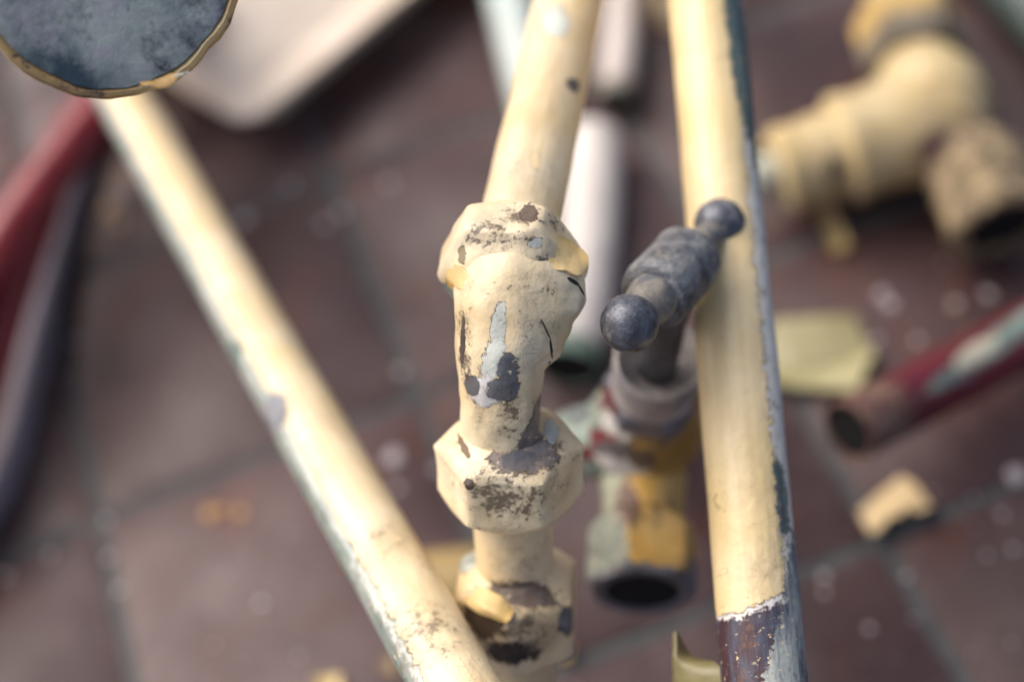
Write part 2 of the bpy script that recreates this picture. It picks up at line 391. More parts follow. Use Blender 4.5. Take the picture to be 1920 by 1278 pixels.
nut_mat = paint('union_nut_paint', base, seed=2, c1=lin((236, 212, 164)), c2=lin((244, 228, 192)), speck=.8, lump=.0008, peel=[
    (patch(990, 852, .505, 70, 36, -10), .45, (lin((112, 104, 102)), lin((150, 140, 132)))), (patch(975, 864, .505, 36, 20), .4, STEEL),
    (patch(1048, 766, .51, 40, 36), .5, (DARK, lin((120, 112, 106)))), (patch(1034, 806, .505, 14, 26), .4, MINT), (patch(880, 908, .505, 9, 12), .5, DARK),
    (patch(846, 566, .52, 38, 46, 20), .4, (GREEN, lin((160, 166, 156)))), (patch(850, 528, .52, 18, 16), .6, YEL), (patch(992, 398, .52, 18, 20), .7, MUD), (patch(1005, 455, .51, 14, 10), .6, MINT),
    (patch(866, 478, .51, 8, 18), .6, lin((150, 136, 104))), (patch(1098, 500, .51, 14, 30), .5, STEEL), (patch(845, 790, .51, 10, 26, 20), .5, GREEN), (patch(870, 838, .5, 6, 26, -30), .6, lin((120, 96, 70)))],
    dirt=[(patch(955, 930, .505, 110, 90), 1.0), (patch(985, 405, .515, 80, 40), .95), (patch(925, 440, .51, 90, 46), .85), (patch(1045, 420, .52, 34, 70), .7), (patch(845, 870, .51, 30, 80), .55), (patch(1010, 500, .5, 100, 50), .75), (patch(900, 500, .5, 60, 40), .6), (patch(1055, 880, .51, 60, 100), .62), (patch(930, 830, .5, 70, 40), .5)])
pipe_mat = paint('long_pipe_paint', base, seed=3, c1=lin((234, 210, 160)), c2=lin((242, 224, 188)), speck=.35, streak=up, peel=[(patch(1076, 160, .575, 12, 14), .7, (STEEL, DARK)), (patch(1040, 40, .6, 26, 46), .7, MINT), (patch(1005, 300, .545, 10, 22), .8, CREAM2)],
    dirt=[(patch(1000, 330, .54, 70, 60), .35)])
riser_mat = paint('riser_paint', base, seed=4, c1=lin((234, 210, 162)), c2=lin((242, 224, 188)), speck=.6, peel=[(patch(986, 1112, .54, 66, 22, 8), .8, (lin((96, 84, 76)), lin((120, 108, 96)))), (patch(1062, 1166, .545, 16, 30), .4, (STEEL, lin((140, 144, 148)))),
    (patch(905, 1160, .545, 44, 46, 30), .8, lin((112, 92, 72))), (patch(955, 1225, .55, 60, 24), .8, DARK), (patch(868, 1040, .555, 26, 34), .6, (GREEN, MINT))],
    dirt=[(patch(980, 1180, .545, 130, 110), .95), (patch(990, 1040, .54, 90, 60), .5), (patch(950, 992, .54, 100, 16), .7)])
EL.part('elbow_bend', sh_bend, elbow_mat)
EL.part('union_nut', sh_nut1, nut_mat); EL.part('union_nut', sh_nut2, nut_mat)
EL.part('pipe', sh_pipe, pipe_mat); EL.part('riser', sh_riser, riser_mat); EL.part('lock_nut', sh_lock, riser_mat)
# lifted skins of old paint round the upper nut and the bend
flap_mat = paint('paint_skin', base, seed=5, c1=lin((236, 212, 164)), c2=lin((244, 228, 192)), speck=.6, grime=.2)
ochre_mat = paint('ochre_skin', base, seed=15, c1=lin((214, 180, 110)), c2=lin((226, 198, 140)), speck=.5)
def flap(rows, thick=.0007, wob=.0004):
    g = []
    for r in rows:
        pts = [P(*q) for q in r]; g.append(bez(pts, 13))
    cols = [bez([g[i][j] for i in range(len(g))], 13) for j in range(13)]
    return sheet([[cols[j][i] + Vector((nz(cols[j][i], wob, 300), nz(cols[j][i], wob, 310, 2), nz(cols[j][i], wob, 290, 4))) for j in range(13)] for i in range(13)], thick)
S = lambda x, y, e=.0003: (x, y, sdepth(x, y, .5) - e)     # a point just proud of the surface seen there
N_ = -.0012
def T(x, y, x0=985, k=1.0):                                    # the skin runs straight on where the surface behind curves away
    a, b = sdepth(x0 - 24, y, .49), sdepth(x0, y, .49); return (x, y, b + (b - a) / 24 * (x - x0) * k - .0004)
EL.part('paint_flap', flap([[S(1040, 440, N_), S(1060, 446), S(1082, 462, .001), (1100, 478, .511)], [S(1036, 470, N_), S(1062, 478, .0018), (1084, 492, .5055), (1104, 492, .508)], [S(1026, 505, N_), S(1058, 508, .001), (1080, 516, .5015), (1100, 510, .506)]]), ochre_mat)
EL.part('paint_flap', flap([[S(848, 492, N_), S(864, 500, .0012), S(886, 520, N_)], [S(836, 512, N_), S(856, 528, .002), S(880, 540, N_)], [S(838, 524, N_), S(858, 538, .0016), S(878, 550, N_)]]), ochre_mat)
EL.part('paint_flap', flap([[S(868, 1092, N_), S(925, 1110, .001), S(966, 1140, N_)], [S(864, 1118, N_), S(908, 1138, .0035), S(958, 1160, .0025)], [S(866, 1128, .001), S(902, 1150, .003), S(950, 1168, .002)]]), ochre_mat)
# ================================================================== the other two cream pipes
la, lb = P(236, 190, .835), P(850, 1278, .513)
ldir = (la - lb).normalized(); l0, l1 = lb - ldir * .10, la + ldir * ((la.z - .0146) / -ldir.z)     # its far end rests on the floor
lbase = Vector((l1.x, l1.y, max(l1.z - .015, 0)))
LP = Thing('cream_pipe', 'cream pipe leaning diagonally at the left, chipped to grey metal along its lower edge', 'pipe', lbase)
lside = (-CR * .86 + -CU * .50)                          # towards its lower-left edge
lside = (lside - ldir * lside.dot(ldir)).normalized(); lmid = P(560, 760, .62)
sh = sweep(line(l0, l1, 150), .0145, 48, (.0004, 32), 6.0); surf(sh)
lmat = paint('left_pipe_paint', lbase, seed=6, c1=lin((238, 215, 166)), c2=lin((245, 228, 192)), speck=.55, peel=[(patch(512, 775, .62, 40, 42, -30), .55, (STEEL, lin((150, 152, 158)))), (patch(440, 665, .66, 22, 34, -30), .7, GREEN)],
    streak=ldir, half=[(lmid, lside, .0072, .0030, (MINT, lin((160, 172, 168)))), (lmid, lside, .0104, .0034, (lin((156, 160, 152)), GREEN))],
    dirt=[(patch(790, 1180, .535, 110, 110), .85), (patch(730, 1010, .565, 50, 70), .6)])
LP.part('pipe', sh, lmat)
LP.part('paint_edge', sweep(bez([P(*S(x, y, 0)) for x, y in ((548, 808), (575, 800), (602, 797), (630, 803))], 14), .0005, 8), lmat)

ra, rb = P(1318, -60, .612), P(1434, 1278, .512)
rdir = (rb - ra).normalized(); r0, r1 = ra - rdir * .2, rb + rdir * ((rb.z - .0147) / -rdir.z)        # its near end rests on the floor
rbase = Vector((r1.x, r1.y, 0))
RP = Thing('cream_pipe', 'cream pipe at the right with white primer edge and bare purplish lower end', 'pipe', rbase)
rmid = P(1400, 820, .545); rside = (CR * .985 + CU * .10); rside = (rside - rdir * rside.dot(rdir)).normalized()
rc = P(1425, 1140, .508)
sh = sweep(line(r0, r1, 190), .0146, 56, (.0004, 32), 8.0); surf(sh)
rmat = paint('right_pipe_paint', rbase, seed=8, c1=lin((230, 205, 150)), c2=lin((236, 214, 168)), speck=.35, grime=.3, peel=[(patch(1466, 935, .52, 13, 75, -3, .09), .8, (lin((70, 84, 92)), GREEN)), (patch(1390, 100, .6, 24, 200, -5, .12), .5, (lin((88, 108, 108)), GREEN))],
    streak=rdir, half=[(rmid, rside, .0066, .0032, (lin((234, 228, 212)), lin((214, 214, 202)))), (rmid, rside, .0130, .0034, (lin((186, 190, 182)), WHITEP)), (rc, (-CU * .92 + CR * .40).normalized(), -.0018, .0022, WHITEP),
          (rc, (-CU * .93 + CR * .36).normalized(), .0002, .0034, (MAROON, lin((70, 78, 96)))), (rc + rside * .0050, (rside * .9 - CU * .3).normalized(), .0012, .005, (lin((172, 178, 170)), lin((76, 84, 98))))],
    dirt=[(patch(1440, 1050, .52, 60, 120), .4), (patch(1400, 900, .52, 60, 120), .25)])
RP.part('pipe', sh, rmat)
surf()
curl_mat = paint('paint_curl', rbase, seed=9, c1=lin((124, 116, 76)), c2=lin((142, 132, 90)), speck=.3)
RP.part('paint_curl', flap([[(1262, 1184, .54), (1266, 1183, .538), (1270, 1188, .54)], [(1262, 1230, .54), (1268, 1226, .533), (1300, 1232, .54)], [(1263, 1270, .54), (1275, 1262, .532), (1352, 1250, .524)], [(1264, 1330, .54), (1290, 1320, .53), (1360, 1320, .522)]], .0008), curl_mat)

# ================================================================== valve with a ball-ended tee handle
hub = P(1262, 515, .5345); b1 = P(1180, 606, .5085); b2 = P(1350, 420, .561)
ring = P(1236, 676, .590); body = P(1207, 800, .648); bore = P(1204, 1112, .622); neck = P(1206, 900, .648)
sax = (ring - hub).normalized(); oax = (bore - P(1206, 930, .648)).normalized()
vfoot = on(1225, 795, 0.0)
vbase = Vector((body.x, body.y, 0))
VA = Thing('stop_valve', 'old valve with dark ball ended tee handle and patched red, mint and ochre body', 'valve', vbase)
hmat = metal('handle_metal', lin((70, 73, 80)), lin((112, 116, 124)), lin((160, 152, 146)), .30, 150, .2, 1, .0005)
hmat3 = metal('handle_bar_metal', lin((92, 94, 98)), lin((164, 154, 134)), lin((112, 114, 118)), .5, 70, .05, 5, .0006)
hmat2 = metal('handle_barrel_metal', lin((80, 83, 88)), lin((144, 145, 144)), lin((188, 176, 154)), .42, 75, .1, 2, .0012)
bx = (b2 - b1).normalized(); L = (b2 - b1).length; hb = (hub - b1).dot(bx)
def ballprof(c, r, n=12, a0=-90, a1=90): return [(c + r * math.sin(math.radians(a0 + (a1 - a0) * i / n)), max(r * math.cos(math.radians(a0 + (a1 - a0) * i / n)), .00005)) for i in range(n + 1)]
VA.part('handle_ball', lathe(b1, bx, ballprof(0, .0099, 20, -90, 62), 56, lump=(.00018, 160), step=.002), hmat)
VA.part('handle_ball', lathe(b2, -bx, ballprof(0, .0096, 20, -90, 62), 56, lump=(.00018, 160), step=.002), hmat)
VA.part('handle_bar', lathe(b1, bx, [(.0060, .0070), (hb - .0200, .0088), (hb - .014, .0096), (hb, .0096), (hb + .013, .0070), (L - .0075, .0052)], 48, lump=(.0003, 150), step=.0015), hmat3)
stemmat = metal('stem_metal', lin((66, 66, 70)), lin((104, 102, 104)), None, .5, 80, .1, 6, .0005)
VA.part('handle_barrel', lathe(hub, bx, [(-.0180, .0092), (-.0165, .0120), (-.0125, .0132), (.0, .0127), (.012, .0129), (.0150, .0112), (.0158, .0085)], 64, lump=(.0005, 110), step=.0015), hmat2)
VA.part('stem', lathe(hub, sax, [(.004, .0092), (.018, .0088), (.030, .0078), ((ring - hub).length + .012, .0072)], 40, lump=(.0003, 120), step=.002), stemmat)
gmat = metal('gland_metal', lin((150, 146, 146)), lin((198, 190, 182)), lin((216, 204, 190)), .5, 80, .0, 3, .0005)
GL = (body - ring).length; vax = (body - ring).normalized()
VA.part('gland_cup', lathe(ring - vax * .002, vax, [(.009, .0075), (.0075, .0118), (.002, .0150), (-.0008, .0168), (.0006, .0180), (.004, .0178), (.012, .0176), (.018, .0172), (.026, .0174)], 56, lump=(.0003, 120), step=.0018, caps=(False, True)), gmat)
hexb = [(0, .012), (.0005, .0175, .0178), (.003, .0205, .0178), (.012, .0205, .0178), (.0145, .0178, .0178), (.015, .013)]
sh_bon = lathe(ring + vax * .022, vax, hexb, 72, CR, (.0004, 100), .2, .002)
sh_bod = lathe(body - vax * .020, vax, [(0, .014), (.002, .0185), (.010, .0222), (.020, .0252), (.030, .0236), (.040, .017), (.046, .006)], 64, lump=(.0007, 80), step=.002, sd=4)
boss = P(1104, 826, .66); bd = (boss - body).normalized()
sh_boss = lathe(body, bd, [(.006, .017), (.012, .0165), ((boss - body).length + .004, .0160), ((boss - body).length + .009, .0150), ((boss - body).length + .011, .006)], 48, lump=(.0006, 80), step=.002)
sh_neck = lathe(bore - oax * .075, oax, [(0, .016), (.012, .0190), (.026, .0180), (.036, .0172), (.0425, .0170), (.0435, .0155), (.047, .0155)], 56, lump=(.0004, 90), step=.002)
sh_out = lathe(bore - oax * .030, oax, [(0, .017), (.0006, .0205, .0206), (.004, .0236, .0206), (.024, .0238, .0206), (.0285, .0222, .0206), (.030, .0200), (.0296, .0152), (.022, .0148), (-.01, .0146)], 84, CR, (.0004, 90), math.pi / 6 + .3, .002)
surf(sh_bon, sh_bod, sh_boss, sh_neck, sh_out)
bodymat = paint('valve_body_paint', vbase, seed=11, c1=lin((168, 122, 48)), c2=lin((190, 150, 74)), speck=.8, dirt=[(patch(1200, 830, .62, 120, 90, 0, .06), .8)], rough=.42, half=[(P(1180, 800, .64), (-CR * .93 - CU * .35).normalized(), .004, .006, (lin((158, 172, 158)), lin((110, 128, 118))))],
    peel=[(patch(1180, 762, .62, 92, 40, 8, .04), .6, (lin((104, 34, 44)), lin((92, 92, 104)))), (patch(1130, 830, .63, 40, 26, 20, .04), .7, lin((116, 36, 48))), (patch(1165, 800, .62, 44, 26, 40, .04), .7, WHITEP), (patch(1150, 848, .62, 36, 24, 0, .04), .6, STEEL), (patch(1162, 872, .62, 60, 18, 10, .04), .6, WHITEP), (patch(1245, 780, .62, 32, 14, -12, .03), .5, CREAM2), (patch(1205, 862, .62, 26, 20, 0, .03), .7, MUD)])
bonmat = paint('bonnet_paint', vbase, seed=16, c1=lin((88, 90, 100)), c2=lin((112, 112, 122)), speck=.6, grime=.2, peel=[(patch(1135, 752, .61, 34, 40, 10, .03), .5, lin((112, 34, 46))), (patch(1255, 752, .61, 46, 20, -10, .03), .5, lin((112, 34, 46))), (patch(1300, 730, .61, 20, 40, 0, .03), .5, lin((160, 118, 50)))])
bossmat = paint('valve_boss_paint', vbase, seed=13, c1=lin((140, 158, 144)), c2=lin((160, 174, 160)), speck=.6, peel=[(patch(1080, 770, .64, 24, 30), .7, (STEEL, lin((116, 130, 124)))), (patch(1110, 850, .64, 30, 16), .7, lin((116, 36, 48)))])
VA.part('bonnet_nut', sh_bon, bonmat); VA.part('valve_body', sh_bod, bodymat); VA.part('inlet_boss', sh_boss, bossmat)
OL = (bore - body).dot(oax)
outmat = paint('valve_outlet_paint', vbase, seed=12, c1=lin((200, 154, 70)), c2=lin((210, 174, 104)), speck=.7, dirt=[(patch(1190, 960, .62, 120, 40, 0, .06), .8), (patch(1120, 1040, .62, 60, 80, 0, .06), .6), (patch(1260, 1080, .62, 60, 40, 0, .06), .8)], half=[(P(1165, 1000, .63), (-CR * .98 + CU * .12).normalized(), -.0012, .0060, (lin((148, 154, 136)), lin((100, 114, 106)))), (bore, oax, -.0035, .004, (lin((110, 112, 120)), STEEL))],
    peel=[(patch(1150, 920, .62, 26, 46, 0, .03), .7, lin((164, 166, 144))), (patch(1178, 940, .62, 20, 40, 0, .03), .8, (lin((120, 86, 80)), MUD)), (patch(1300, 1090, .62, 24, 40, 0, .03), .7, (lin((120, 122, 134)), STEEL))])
VA.part('outlet_neck', sh_neck, outmat); VA.part('outlet_nut', sh_out, outmat)
VA.part('bore_shade_tube', boretube(bore, oax, .0150, .03), BORE_SHADE)
VA.part('inlet_pipe', sweep(bez([body + CB * -.004, body - CB * .05, Vector((vfoot.x, vfoot.y, .016))], 24), .015, 32, (.0002, 70)), bodymat)
surf()

# ================================================================== round corroded cap, top left
dc = P(196, -72, .468)
dn_ = (CB * .93 + CR * .25 - CU * .1).normalized()        # faces the lens, turned a little to the right
dfoot = on(196, -72, 0.0); dbase = Vector((dfoot.x, dfoot.y, 0))
DC = Thing('capped_pipe', 'big round pipe end with corroded blue grey face and ochre rim, top left', 'pipe', dbase)
fmat = NT('corroded_face'); fmat.co = fmat.co
n1 = fmat.noise(30, 8, .62, (1, 2, 3)); n2 = fmat.noise(80, 8, .72, (4, 1, 2))
cc = fmat.mix(fmat.ramp(n1, .38, .62), lin((52, 70, 80)), lin((164, 174, 166)))
cc = fmat.mix(fmat.ramp(n2, .51, .68), cc, lin((160, 156, 164))); cc = fmat.mix(fmat.ramp(fmat.noise(55, 8, .7, (9, 9, 1)), .55, .68), cc, lin((64, 62, 70)))
fmat.put(fmat.b.inputs['Base Color'], cc); fmat.b.inputs['Roughness'].default_value = .5
fmat.put(fmat.b.inputs['Normal'], fmat.bump(n2, .0010, .7, fmat.bump(n1, .002, .5)))
orim = paint('cap_rim_paint', dbase, seed=14, c1=lin((170, 136, 80)), c2=lin((190, 164, 114)), speck=.9, grime=.7, dirt=[(patch(120, 140, .46, 150, 50, 20, .05), .8), (patch(420, 60, .46, 40, 90, 20, .05), .9)], peel=[(patch(330, 120, .46, 40, 22, 30), .8, (MINT, STEEL)), (patch(428, 60, .47, 30, 70, 20), .6, (lin((120, 104, 112)), lin((150, 130, 110)))), (patch(240, 150, .45, 150, 7), 1.2, WHITEP), (patch(90, 128, .45, 70, 12, 25), 1.0, lin((150, 146, 128)))])
wob = lambda t, th: 1 + .012 * math.sin(3 * th + 1) + .02 * noise.noise(Vector((math.cos(th) * 4, math.sin(th) * 4, t * 60))) + .010 * noise.noise(Vector((math.cos(th) * 9, math.sin(th) * 11, t * 90)))
DC.part('cap_face', lathe(dc, dn_, [(.0012, .0001), (.0008, .018), (.0005, .033), (-.0004, .0382), (-.004, .0386)], 96, lump=(.0005, 70), step=.003, fn=wob), fmat.m)
DC.part('cap_rim', lathe(dc - dn_ * .014, dn_, [(0, .030), (.001, .0385), (.004, .0408), (.0118, .0416), (.0134, .0408), (.0136, .0396), (.0124, .0378)], 96, lump=(.0005, 70), step=.002, fn=wob, caps=(True, False)), orim)
DC.part('pipe', sweep([dc - dn_ * .012, dc - dn_ * .02] + line(dc.lerp(dfoot, .06), dfoot, 24), .026, 32), orim)
DC.part('paint_flap', flap([[(262, 156, .462), (290, 152, .463), (322, 140, .466)], [(268, 160, .4605), (296, 160, .462), (340, 138, .465)], [(280, 163, .461), (312, 164, .462), (352, 134, .466)]], .0006), orim)

# ================================================================== things lying on the tiles
# --- pale tray with a raised rim
th_ = .045
tc = on(462, 238, th_); te = on(800, -45, th_); e1 = (te - tc).normalized(); e2 = Vector((-e1.y, e1.x, 0))
def rrect(x0, y0, x1, y1, r, z, n=8):
    out = []
    for (cx, cy, a) in ((x0 + r, y0 + r, 180), (x1 - r, y0 + r, 270), (x1 - r, y1 - r, 0), (x0 + r, y1 - r, 90)):
        for i in range(n + 1):
            q = math.radians(a + 90 * i / n); x = cx + r * math.cos(q); y = cy + r * math.sin(q)
            out.append(Vector((tc.x, tc.y, 0)) + e1 * x + e2 * y + Vector((0, 0, z)))
    return out
TW, TL = .24, .34
TR = Thing('tray', 'pale off-white tray with a rounded corner and raised rim lying on the tiles', 'tray', Vector((tc.x, tc.y, 0)))
tmat = paint('tray_enamel', Vector((tc.x, tc.y, 0)), seed=20, c1=lin((216, 198, 176)), c2=lin((224, 208, 188)), speck=.2, grime=.15, rough=.3)
s = Shape(); s.rings([rrect(.034, .034, TL - .034, TW - .034, .012, .001), rrect(.030, .030, TL - .030, TW - .030, .014, th_ - .006), rrect(.003, .003, TL - .003, TW - .003, .018, th_ - .005), rrect(0, 0, TL, TW, .02, th_ - .003), rrect(.001, .001, TL - .001, TW - .001, .019, th_ - .0005), rrect(.004, .004, TL - .004, TW - .004, .017, th_), rrect(.024, .024, TL - .024, TW - .024, .014, th_), rrect(.028, .028, TL - .028, TW - .028, .012, th_ - .003), rrect(.036, .036, TL - .036, TW - .036, .010, th_ - .0195)], True, False)
TR.part('rim', s, tmat)
s = Shape(); s.rings([rrect(.0355, .0355, TL - .0355, TW - .0355, .0102, th_ - .0205), rrect(.0362, .0362, TL - .0362, TW - .0362, .0098, th_ - .0192)], True, True)
TR.part('tray_floor', s, paint('tray_inside', Vector((tc.x, tc.y, 0)), seed=21, c1=lin((174, 162, 146)), c2=lin((186, 176, 164)), speck=.3, grime=.3, rough=.35))

# --- hoses and pipes
def rod(name, label, cat, pts, r, mat, n=60, bore=None, lump=(.0002, 50), sd=0., group=None):
    path = bez(pts, n); b = Vector((path[0].x, path[0].y, 0))
    m = mat(b) if callable(mat) else mat
    return single(name, sweep(path, r, 40, lump, sd, bore=bore), m, label, cat, b, group)
def open_pipe(name, label, cat, pts, r, mat, bore, sd=0.):
    path = bez(pts, 40); b = Vector((path[0].x, path[0].y, 0)); t = Thing(name, label, cat, b)
    t.part('pipe', sweep(path, r, 44, (.0002, 50), sd, bore=bore, caps=(True, False)), mat(b))
    t.part('bore_shade_tube', boretube(path[-1], path[-1] - path[-2], r * bore - .0003, .05), BORE_SHADE); return t
def red_mat():
    s = NT('red_rubber'); s.put(s.b.inputs['Base Color'], s.mix(s.ramp(s.noise(40, 5, .6), .35, .65), lin((116, 28, 36)), lin((138, 44, 52))))
    s.put(s.b.inputs['Roughness'], s.ramp(s.noise(70, 4),   .3, .7, .16, .28)); s.put(s.b.inputs['Normal'], s.bump(s.noise(90, 3), .0004)); return s.m
RED = red_mat()
rod('red_hose', 'thick red hose, the upper left of the two under the round cap', 'hose', [on(330, -40, .09), on(258, 118, .09), on(190, 205, .089), on(115, 300, .088), on(40, 402, .086), on(-40, 530, .082), on(-130, 700, .075)], .0150, RED, sd=1, group=None)
rod('red_hose', 'thick red hose, the lower right of the two, running below its twin', 'hose', [on(360, -40, .05), on(270, 80, .05), on(205, 165, .05), on(108, 305, .05), on(52, 450, .05), on(4, 592, .05), on(-46, 745, .05), on(-130, 960, .05)], .0145, RED, sd=2)
rod('grey_conduit', 'blue grey conduit lying on the tiles beside the red hoses', 'conduit', [on(300, 40, .010), on(200, 215, .010), on(160, 290, .010), on(104, 480, .010), on(68, 650, .010), on(14, 880, .010), on(-66, 1040, .010), on(-110, 1240, .010)], .0098, metal('conduit_grey', lin((104, 98, 108)), lin((120, 114, 122)), None, .75, 40, .0, 7))
open_pipe('white_pipe', 'bright white pipe lying behind the elbow with its open end towards the valve', 'pipe', [on(1112, 262, .02), on(1106, 400, .02), on(1092, 540, .02), on(1066, 690, .02)], .0192, lambda b: paint('white_pipe_paint', b, seed=22, c1=lin((224, 217, 208)), c2=lin((210, 204, 196)), speck=.3, grime=.12, half=[(on(1066, 690, .02), (on(1066, 690, .02) - on(1092, 540, .02)).normalized(), -.012, .006, (lin((70, 100, 84)), lin((120, 140, 128))))]), .92)
open_pipe('white_pipe', 'dull white pipe end at the top, just right of the long cream pipe', 'pipe', [on(1178, -160, .016), on(1168, 20, .016), on(1156, 190, .016)], .0126, lambda b: paint('dull_white_paint', b, seed=23, c1=lin((204, 194, 188)), c2=lin((186, 176, 168)), speck=.4, grime=.25, half=[(on(1156, 190, .016), (on(1156, 190, .016) - on(1168, 20, .016)).normalized(), -.010, .008, (lin((96, 98, 88)), lin((130, 124, 112))))]), .8)
rod('mint_pipe', 'pale mint pipe passing under the long cream pipe at the top', 'pipe', [on(915, -160, .0165), on(955, 0, .0165), on(1000, 180, .0165), on(1040, 330, .0165)], .0165, lambda b: paint('mint_paint', b, seed=24, c1=lin((182, 196, 190)), c2=lin((196, 206, 200)), speck=.3, grime=.15), 40)
ra_, rb_ = P(1990, 596, .835), P(1590, 808, .748)
rd_ = (rb_ - ra_).normalized()
rpb = Vector((rb_.x, rb_.y, rb_.z - .019))
rednorm = CU * .9 - CR * .35
sh = sweep(line(ra_ - rd_ * .12, rb_, 60), .0162, 48, (.0003, 60), 9.0, bore=.86, caps=(True, False)); surf(sh)
RD = Thing('red_pipe', 'dark red pipe at the right with open black end and mint stripe', 'pipe', rpb)
redm = paint('red_pipe_paint', rpb, seed=25, c1=lin((96, 24, 36)), c2=lin((112, 34, 44)), speck=.4, grime=.1, rough=.35,
    half=[(rb_ + rd_ * -.030, rd_, 0.0, .020, (lin((136, 112, 92)), lin((84, 38, 42))))],
    peel=[(patch(1872, 640, .76, 196, 19, -29, .12), .5, (lin((150, 172, 158)), lin((84, 104, 98)))), (patch(1810, 705, .76, 14, 10), .6, lin((110, 96, 104))), (patch(1830, 660, .77, 60, 16, -29, .05), .6, lin((198, 192, 168)))])
RD.part('pipe', sh, redm); surf()
RD.part('bore_shade_tube', boretube(rb_, rd_, .0135, .04), BORE_SHADE)
rod('mint_pipe', 'dark mint grey pipe crossing the far top right corner', 'pipe', [on(1800, -130, .03), on(1920, -10, .03), on(2050, 130, .03)], .022, lambda b: metal('dark_mint', lin((60, 72, 70)), lin((84, 96, 92)), None, .5, 50, .1, 8), 20)

# --- the painted tee fitting, upper right
fb = on(1700, 380, 0.0); FB = Vector((fb.x, fb.y, 0))
FT = Thing('tee_fitting', 'ochre cream painted tee fitting with hexagonal nut and crusty open outlet, upper right', 'pipe fitting', FB)
OCH, OCH2 = lin((204, 180, 128)), lin((214, 194, 148))
ftm = paint('fitting_paint', FB, seed=30, c1=OCH, c2=OCH2, speck=.8, grime=.6, dirt=[(patch(1640, 340, .95, 120, 60, -10, .08), .6), (patch(1840, 200, .95, 50, 120, 0, .08), .7), (patch(1600, 230, .95, 30, 120, -15, .08), .6)], peel=[(patch(1775, 285, .9, 70, 36, 0, .05), .6, lin((132, 92, 92))), (patch(1560, 320, .9, 14, 30, 0, .05), .6, MUD)])
crust = metal('crusty_outlet', lin((92, 78, 64)), lin((184, 162, 122)), lin((120, 104, 96)), .75, 90, 0.0, 31, .002)
ctr = on(1752, 225, .042); lft = on(1455, 322, .040)
ax = (lft - ctr).normalized(); FL = (lft - ctr).length
FT.part('barrel', lathe(ctr, ax, [(-.03, .010), (-.022, .026), (-.008, .0335), (.018, .0345), (FL * .45, .0315), (FL * .52, .0335), (FL * .58, .0330), (FL * .62, .0262), (FL * .66, .0256), (FL * .69, .0264), (FL * .72, .0254), (FL * .76, .0262), (FL * .79, .0252), (FL * .86, .0248), (FL * .89, .0262), (FL * .97, .0258), (FL, .0225), (FL + .001, .0170), (FL - .02, .0165)], 64, lump=(.0006, 50), step=.004), ftm)
FT.part('stub', lathe(ctr + ax * (FL - .018), ax, [(0, .0125), (.034, .0122), (.037, .0105)], 32), paint('stub_mint', FB, seed=33, c1=lin((190, 190, 170)), c2=lin((176, 180, 164)), speck=.3))
tp = on(1700, 55, .048); tx = (tp - ctr).normalized(); TLn = (tp - ctr).length
FT.part('shoulder', lathe(ctr, tx, [(-.01, .020), (.0, .036), (.022, .034), (TLn - .036, .026), (TLn - .028, .021)], 56, lump=(.0006, 50), step=.004), ftm)
nutm = paint('fitting_nut_paint', FB, seed=34, c1=lin((204, 170, 104)), c2=lin((196, 166, 108)), speck=.6, grime=.4, half=[(tp, -tx, .010, .006, (lin((124, 120, 104)), MUD))], peel=[(patch(1850, 80, 1.0, 30, 60, -20, .05), .5, (lin((96, 98, 92)), MUD)), (patch(1665, 120, 1.0, 12, 60, 0, .05), .5, GREEN)])
FT.part('hex_nut', lathe(tp - tx * .030, tx, [(0, .020), (.0006, .028, .0285), (.004, .033, .0285), (.038, .033, .0285), (.042, .029, .0285), (.0425, .020)], 72, Vector((0, 0, 1)), (.0006, 60), math.pi / 6, .003), nutm)
FT.part('stub', lathe(tp + tx * .010, tx, [(0, .019), (.03, .0185), (.06, .0185)], 40, lump=(.0004, 60)), ftm)
ob = on(1880, 425, .034); ox = (ob - on(1800, 262, .040)).normalized()
FT.part('outlet', lathe(ob - ox * .052, ox, [(-.012, .020), (.004, .027), (.020, .0285), (.034, .027), (.040, .0300), (.051, .0305), (.0535, .028), (.053, .0215), (.045, .021), (.012, .0205)], 64, lump=(.0026, 70), step=.003, fn=lambda t, th: 1 + .05 * math.sin(5 * th + 40 * t) + .03 * math.sin(11 * th)), crust, label='crusty outlet with a black bore')
FT.part('bore_shade_tube', boretube(ob, ox, .0203, .034), BORE_SHADE)
# --- a small ochre coupling glimpsed behind the lower nut
cp = on(846, 1096, .020)
single('pipe_coupling', lathe(cp - Vector((.02, -.006, 0)), Vector((.9, -.3, 0)), [(-.004, .012), (0, .0185), (.004, .0198), (.036, .0198), (.04, .0185), (.044, .012)], 40, lump=(.0004, 60)), paint('coupling_paint', Vector((cp.x, cp.y, 0)), seed=40, c1=lin((164, 138, 88)), c2=lin((176, 150, 98)), speck=.5), 'small ochre coupling on the floor behind the lowest nut of the elbow', 'coupling', (cp.x, cp.y, 0))

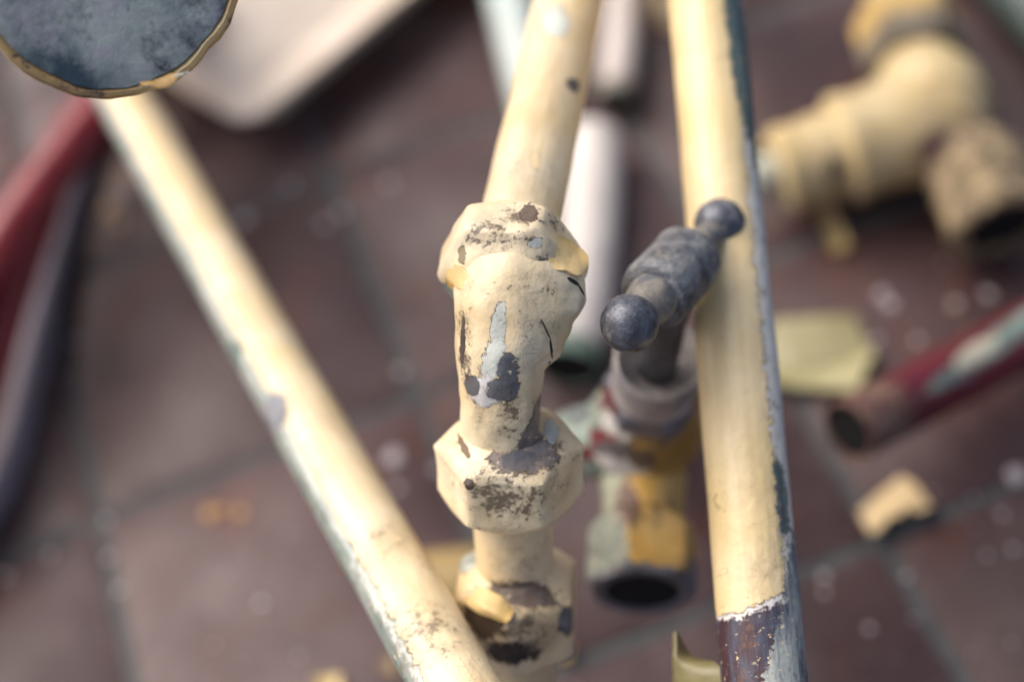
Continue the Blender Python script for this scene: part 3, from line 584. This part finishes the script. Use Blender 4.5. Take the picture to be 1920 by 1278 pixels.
# ================================================================== flakes of old paint on the tiles
def chip(pts, h, curl, thick, n=9, bumpy=.0006):
    """outline of 4 corners (clockwise from top left) as a slightly curled, ragged sheet"""
    a, b, c, d = pts; g = []
    for i in range(n):
        row = []
        for j in range(n):
            u, v = j / (n - 1), i / (n - 1)
            p = (a * (1 - u) + b * u) * (1 - v) + (d * (1 - u) + c * u) * v
            rag = noise.noise(p * 220) * .0016 if i in (0, n - 1) or j in (0, n - 1) else 0
            z = h + curl * ((u - .5) ** 2 * 4) + nz(p, bumpy, 90)
            row.append(Vector((p.x + rag, p.y + noise.noise(p * 220 + Vector((9, 9, 9))) * (.0016 if i in (0, n - 1) or j in (0, n - 1) else 0), max(z, .0006))))
        g.append(row)
    return sheet(g, thick)
def chip_thing(label, pxs, h, curl, thick, cols, seed, back=None, ragged=0):
    q = [on(x, y, h) for x, y in pxs]; c = sum(q, Vector()) / 4; b = Vector((c.x, c.y, 0))
    return single('paint_chip', chip(q, h, curl, thick), paint('chip_paint', b, seed=seed, c1=cols[0], c2=cols[1], speck=.3, grime=.2), label, 'paint chip', b)
chip_thing('large khaki slab of old paint lying under the right hand cream pipe', [(1420, 604), (1600, 586), (1642, 668), (1450, 690)], .010, -.004, .0018, (lin((146, 138, 98)), lin((160, 152, 112))), 50)
chip_thing('folded lower edge of khaki paint slab sloping down to the tiles near the red pipe', [(1440, 690), (1642, 662), (1606, 738), (1440, 722)], .008, .003, .0016, (lin((166, 158, 112)), lin((178, 170, 124))), 51)
# cream chip over a joint, with a torn lower edge
def torn_chip():
    top = [on(x, y, .003) for x, y in ((1610, 960), (1650, 924), (1690, 893), (1716, 908), (1744, 950))]
    bot = [on(x, y, .003) for x, y in ((1632, 1012), (1652, 1004), (1664, 980), (1686, 976), (1700, 960), (1722, 972), (1746, 958))]
    T_, B_ = [top[min(int(k / 14 * 4), 3)].lerp(top[min(int(k / 14 * 4), 3) + 1], k / 14 * 4 - min(int(k / 14 * 4), 3)) for k in range(15)], [bot[0].lerp(bot[0], 0)] + [None] * 14
    for k in range(15):
        t = k / 14 * 6; i = min(int(t), 5); B_[k] = bot[i].lerp(bot[i + 1], t - i)
    g = [[T_[k].lerp(B_[k], r / 6) + Vector((0, 0, .006 * (r / 6) ** 2 + .002 * abs(k / 14 - .5))) for k in range(15)] for r in range(7)]
    return sheet(g, .001)
c = on(1675, 950, 0)
single('paint_chip', torn_chip(), paint('torn_chip_paint', Vector((c.x, c.y, 0)), seed=52, c1=lin((222, 194, 142)), c2=lin((228, 202, 154)), speck=.2, grime=.1), 'cream paint chip with a torn lower edge lying across the joint between tiles', 'paint chip', (c.x, c.y, 0))
c = on(1715, 992, 0)
chip_thing('small dark grey sheet added as shadow under the torn edge of the cream chip', [(1668, 985), (1738, 960), (1740, 982), (1655, 1012)], .0018, .0, .0008, (lin((56, 58, 62)), lin((70, 72, 74))), 53)  # dark sheet painted as the shadow below the torn edge
chip_thing('narrow ochre paint chip below the tee fitting', [(1532, 396), (1560, 388), (1592, 460), (1566, 478)], .004, .002, .001, (lin((190, 164, 108)), lin((200, 174, 120))), 54)
chip_thing('ochre flake at the bottom edge left of the diagonal pipe', [(590, 1270), (640, 1266), (650, 1300), (596, 1304)], .003, .002, .001, (lin((186, 160, 100)), lin((200, 174, 116))), 55)
chip_thing('brownish flake under the lower end of the diagonal pipe', [(716, 1236), (742, 1232), (748, 1262), (722, 1266)], .003, .001, .001, (lin((120, 100, 72)), lin((140, 116, 82))), 56)
chip_thing('ochre scrap of paint beside the foot of the elbow riser', [(1040, 1206), (1072, 1212), (1066, 1236), (1040, 1232)], .004, .002, .001, (lin((190, 150, 76)), lin((200, 164, 90))), 57)

# small crumbs: real little curved flakes, one object each
def crumb(r, sd):
    q = random.Random(sd); s = Shape(); n = 8; rs = []
    for (k, z) in ((.85, 0), (1, .25), (.8, .55)):
        rs.append([Vector((math.cos(2 * math.pi * i / n) * r * k * q.uniform(.75, 1.1), math.sin(2 * math.pi * i / n) * r * k * q.uniform(.6, 1.0), z * r + .0002)) for i in range(n)])
    return s.rings(rs)
def crumb_set(name, label, group, cols, spots, mname, own={}):
    m = plain(mname, cols, .55); protos = []
    for k in range(4):
        s = crumb(1.0, k + 3); me = bpy.data.meshes.new(name); me.from_pydata([tuple(p) for p in s.v], [], s.f); me.materials.append(m); protos.append(me)
    for i, (x, y, r) in enumerate(spots):
        o = bpy.data.objects.new(name, protos[i % 4]); col.objects.link(o); p = on(x, y, 0); o.location = (p.x, p.y, .0001)
        r = r * 1.5 if i in (0, 2) else (r * 1.15 if r > .0018 else r); o.scale = (r, r, r * .6); o.rotation_euler = (0, 0, rnd.uniform(0, 6)); o['label'] = own.get(i, label); o['category'] = 'paint crumb'; o['group'] = group
W = [(740, 858, .0042), (752, 698, .0032), (1905, 893, .0042), (1652, 553, .0036), (1668, 572, .0036), (1853, 552, .0034), (1545, 1080, .0026), (1545, 1110, .0020), (458, 412, .0042), (730, 345, .0036),
     (640, 400, .0032), (610, 420, .0030), (1790, 570, .0030), (1640, 640, .0030), (745, 915, .0026), (820, 880, .0030), (490, 1130, .0022), (200, 975, .0024), (205, 1045, .0024), (225, 1105, .0024), (10, 1080, .0026), (95, 1040, .0022), (140, 640, .0026),
     (1700, 1080, .002), (1900, 1030, .002), (1850, 1040, .0018), (1630, 1178, .002), (545, 350, .003), (1880, 965, .0022), (1720, 640, .0024)]
for _ in range(40): W.append((rnd.uniform(60, 1900), rnd.uniform(320, 1270), rnd.uniform(.0008, .0016)))
crumb_set('paint_crumb', 'tiny whitish crumb of paint scattered on the tiles', 'whitish paint crumbs scattered over the tiles', lin((188, 178, 178)), W, 'crumb_white', {0: 'biggest whitish crumb, on the tile between the diagonal pipe and the lower elbow nut',
    1: 'whitish crumb left of the elbow bend, at the crossing of two joints', 2: 'whitish crumb at the right edge, on the joint right of the torn cream chip',
    3: 'whitish crumb right of the khaki slab, upper of a close pair', 4: 'whitish crumb right of the khaki slab, lower of a close pair', 5: 'whitish crumb below the crusty outlet of the tee fitting',
    6: 'whitish crumb just right of the cream pipe near its peeled end, upper of two', 7: 'whitish crumb just right of the cream pipe near its peeled end, lower of two',
    8: 'whitish crumb right of the upper diagonal pipe, below the tray corner', 16: 'whitish crumb alone on the tile left of the lower diagonal pipe', 17: 'whitish crumb at the joint crossing on the far left'})
Y = [(395, 962, .0034), (415, 955, .003), (452, 962, .0030), (205, 395, .0050), (225, 420, .004), (1790, 575, .0026), (900, 1275, .002)]
for _ in range(14): Y.append((rnd.uniform(60, 1900), rnd.uniform(320, 1270), rnd.uniform(.0008, .0016)))
crumb_set('paint_crumb', 'tiny ochre crumb of paint scattered on the tiles', 'ochre paint crumbs scattered over the tiles', lin((176, 134, 74)), Y, 'crumb_ochre', {0: 'ochre crumb left of the diagonal pipe, leftmost of three in a row', 2: 'ochre crumb left of the diagonal pipe, rightmost of three in a row',
    3: 'large ochre crumb in the shade between the hoses and the diagonal pipe'})
bpy.context.view_layer.update()
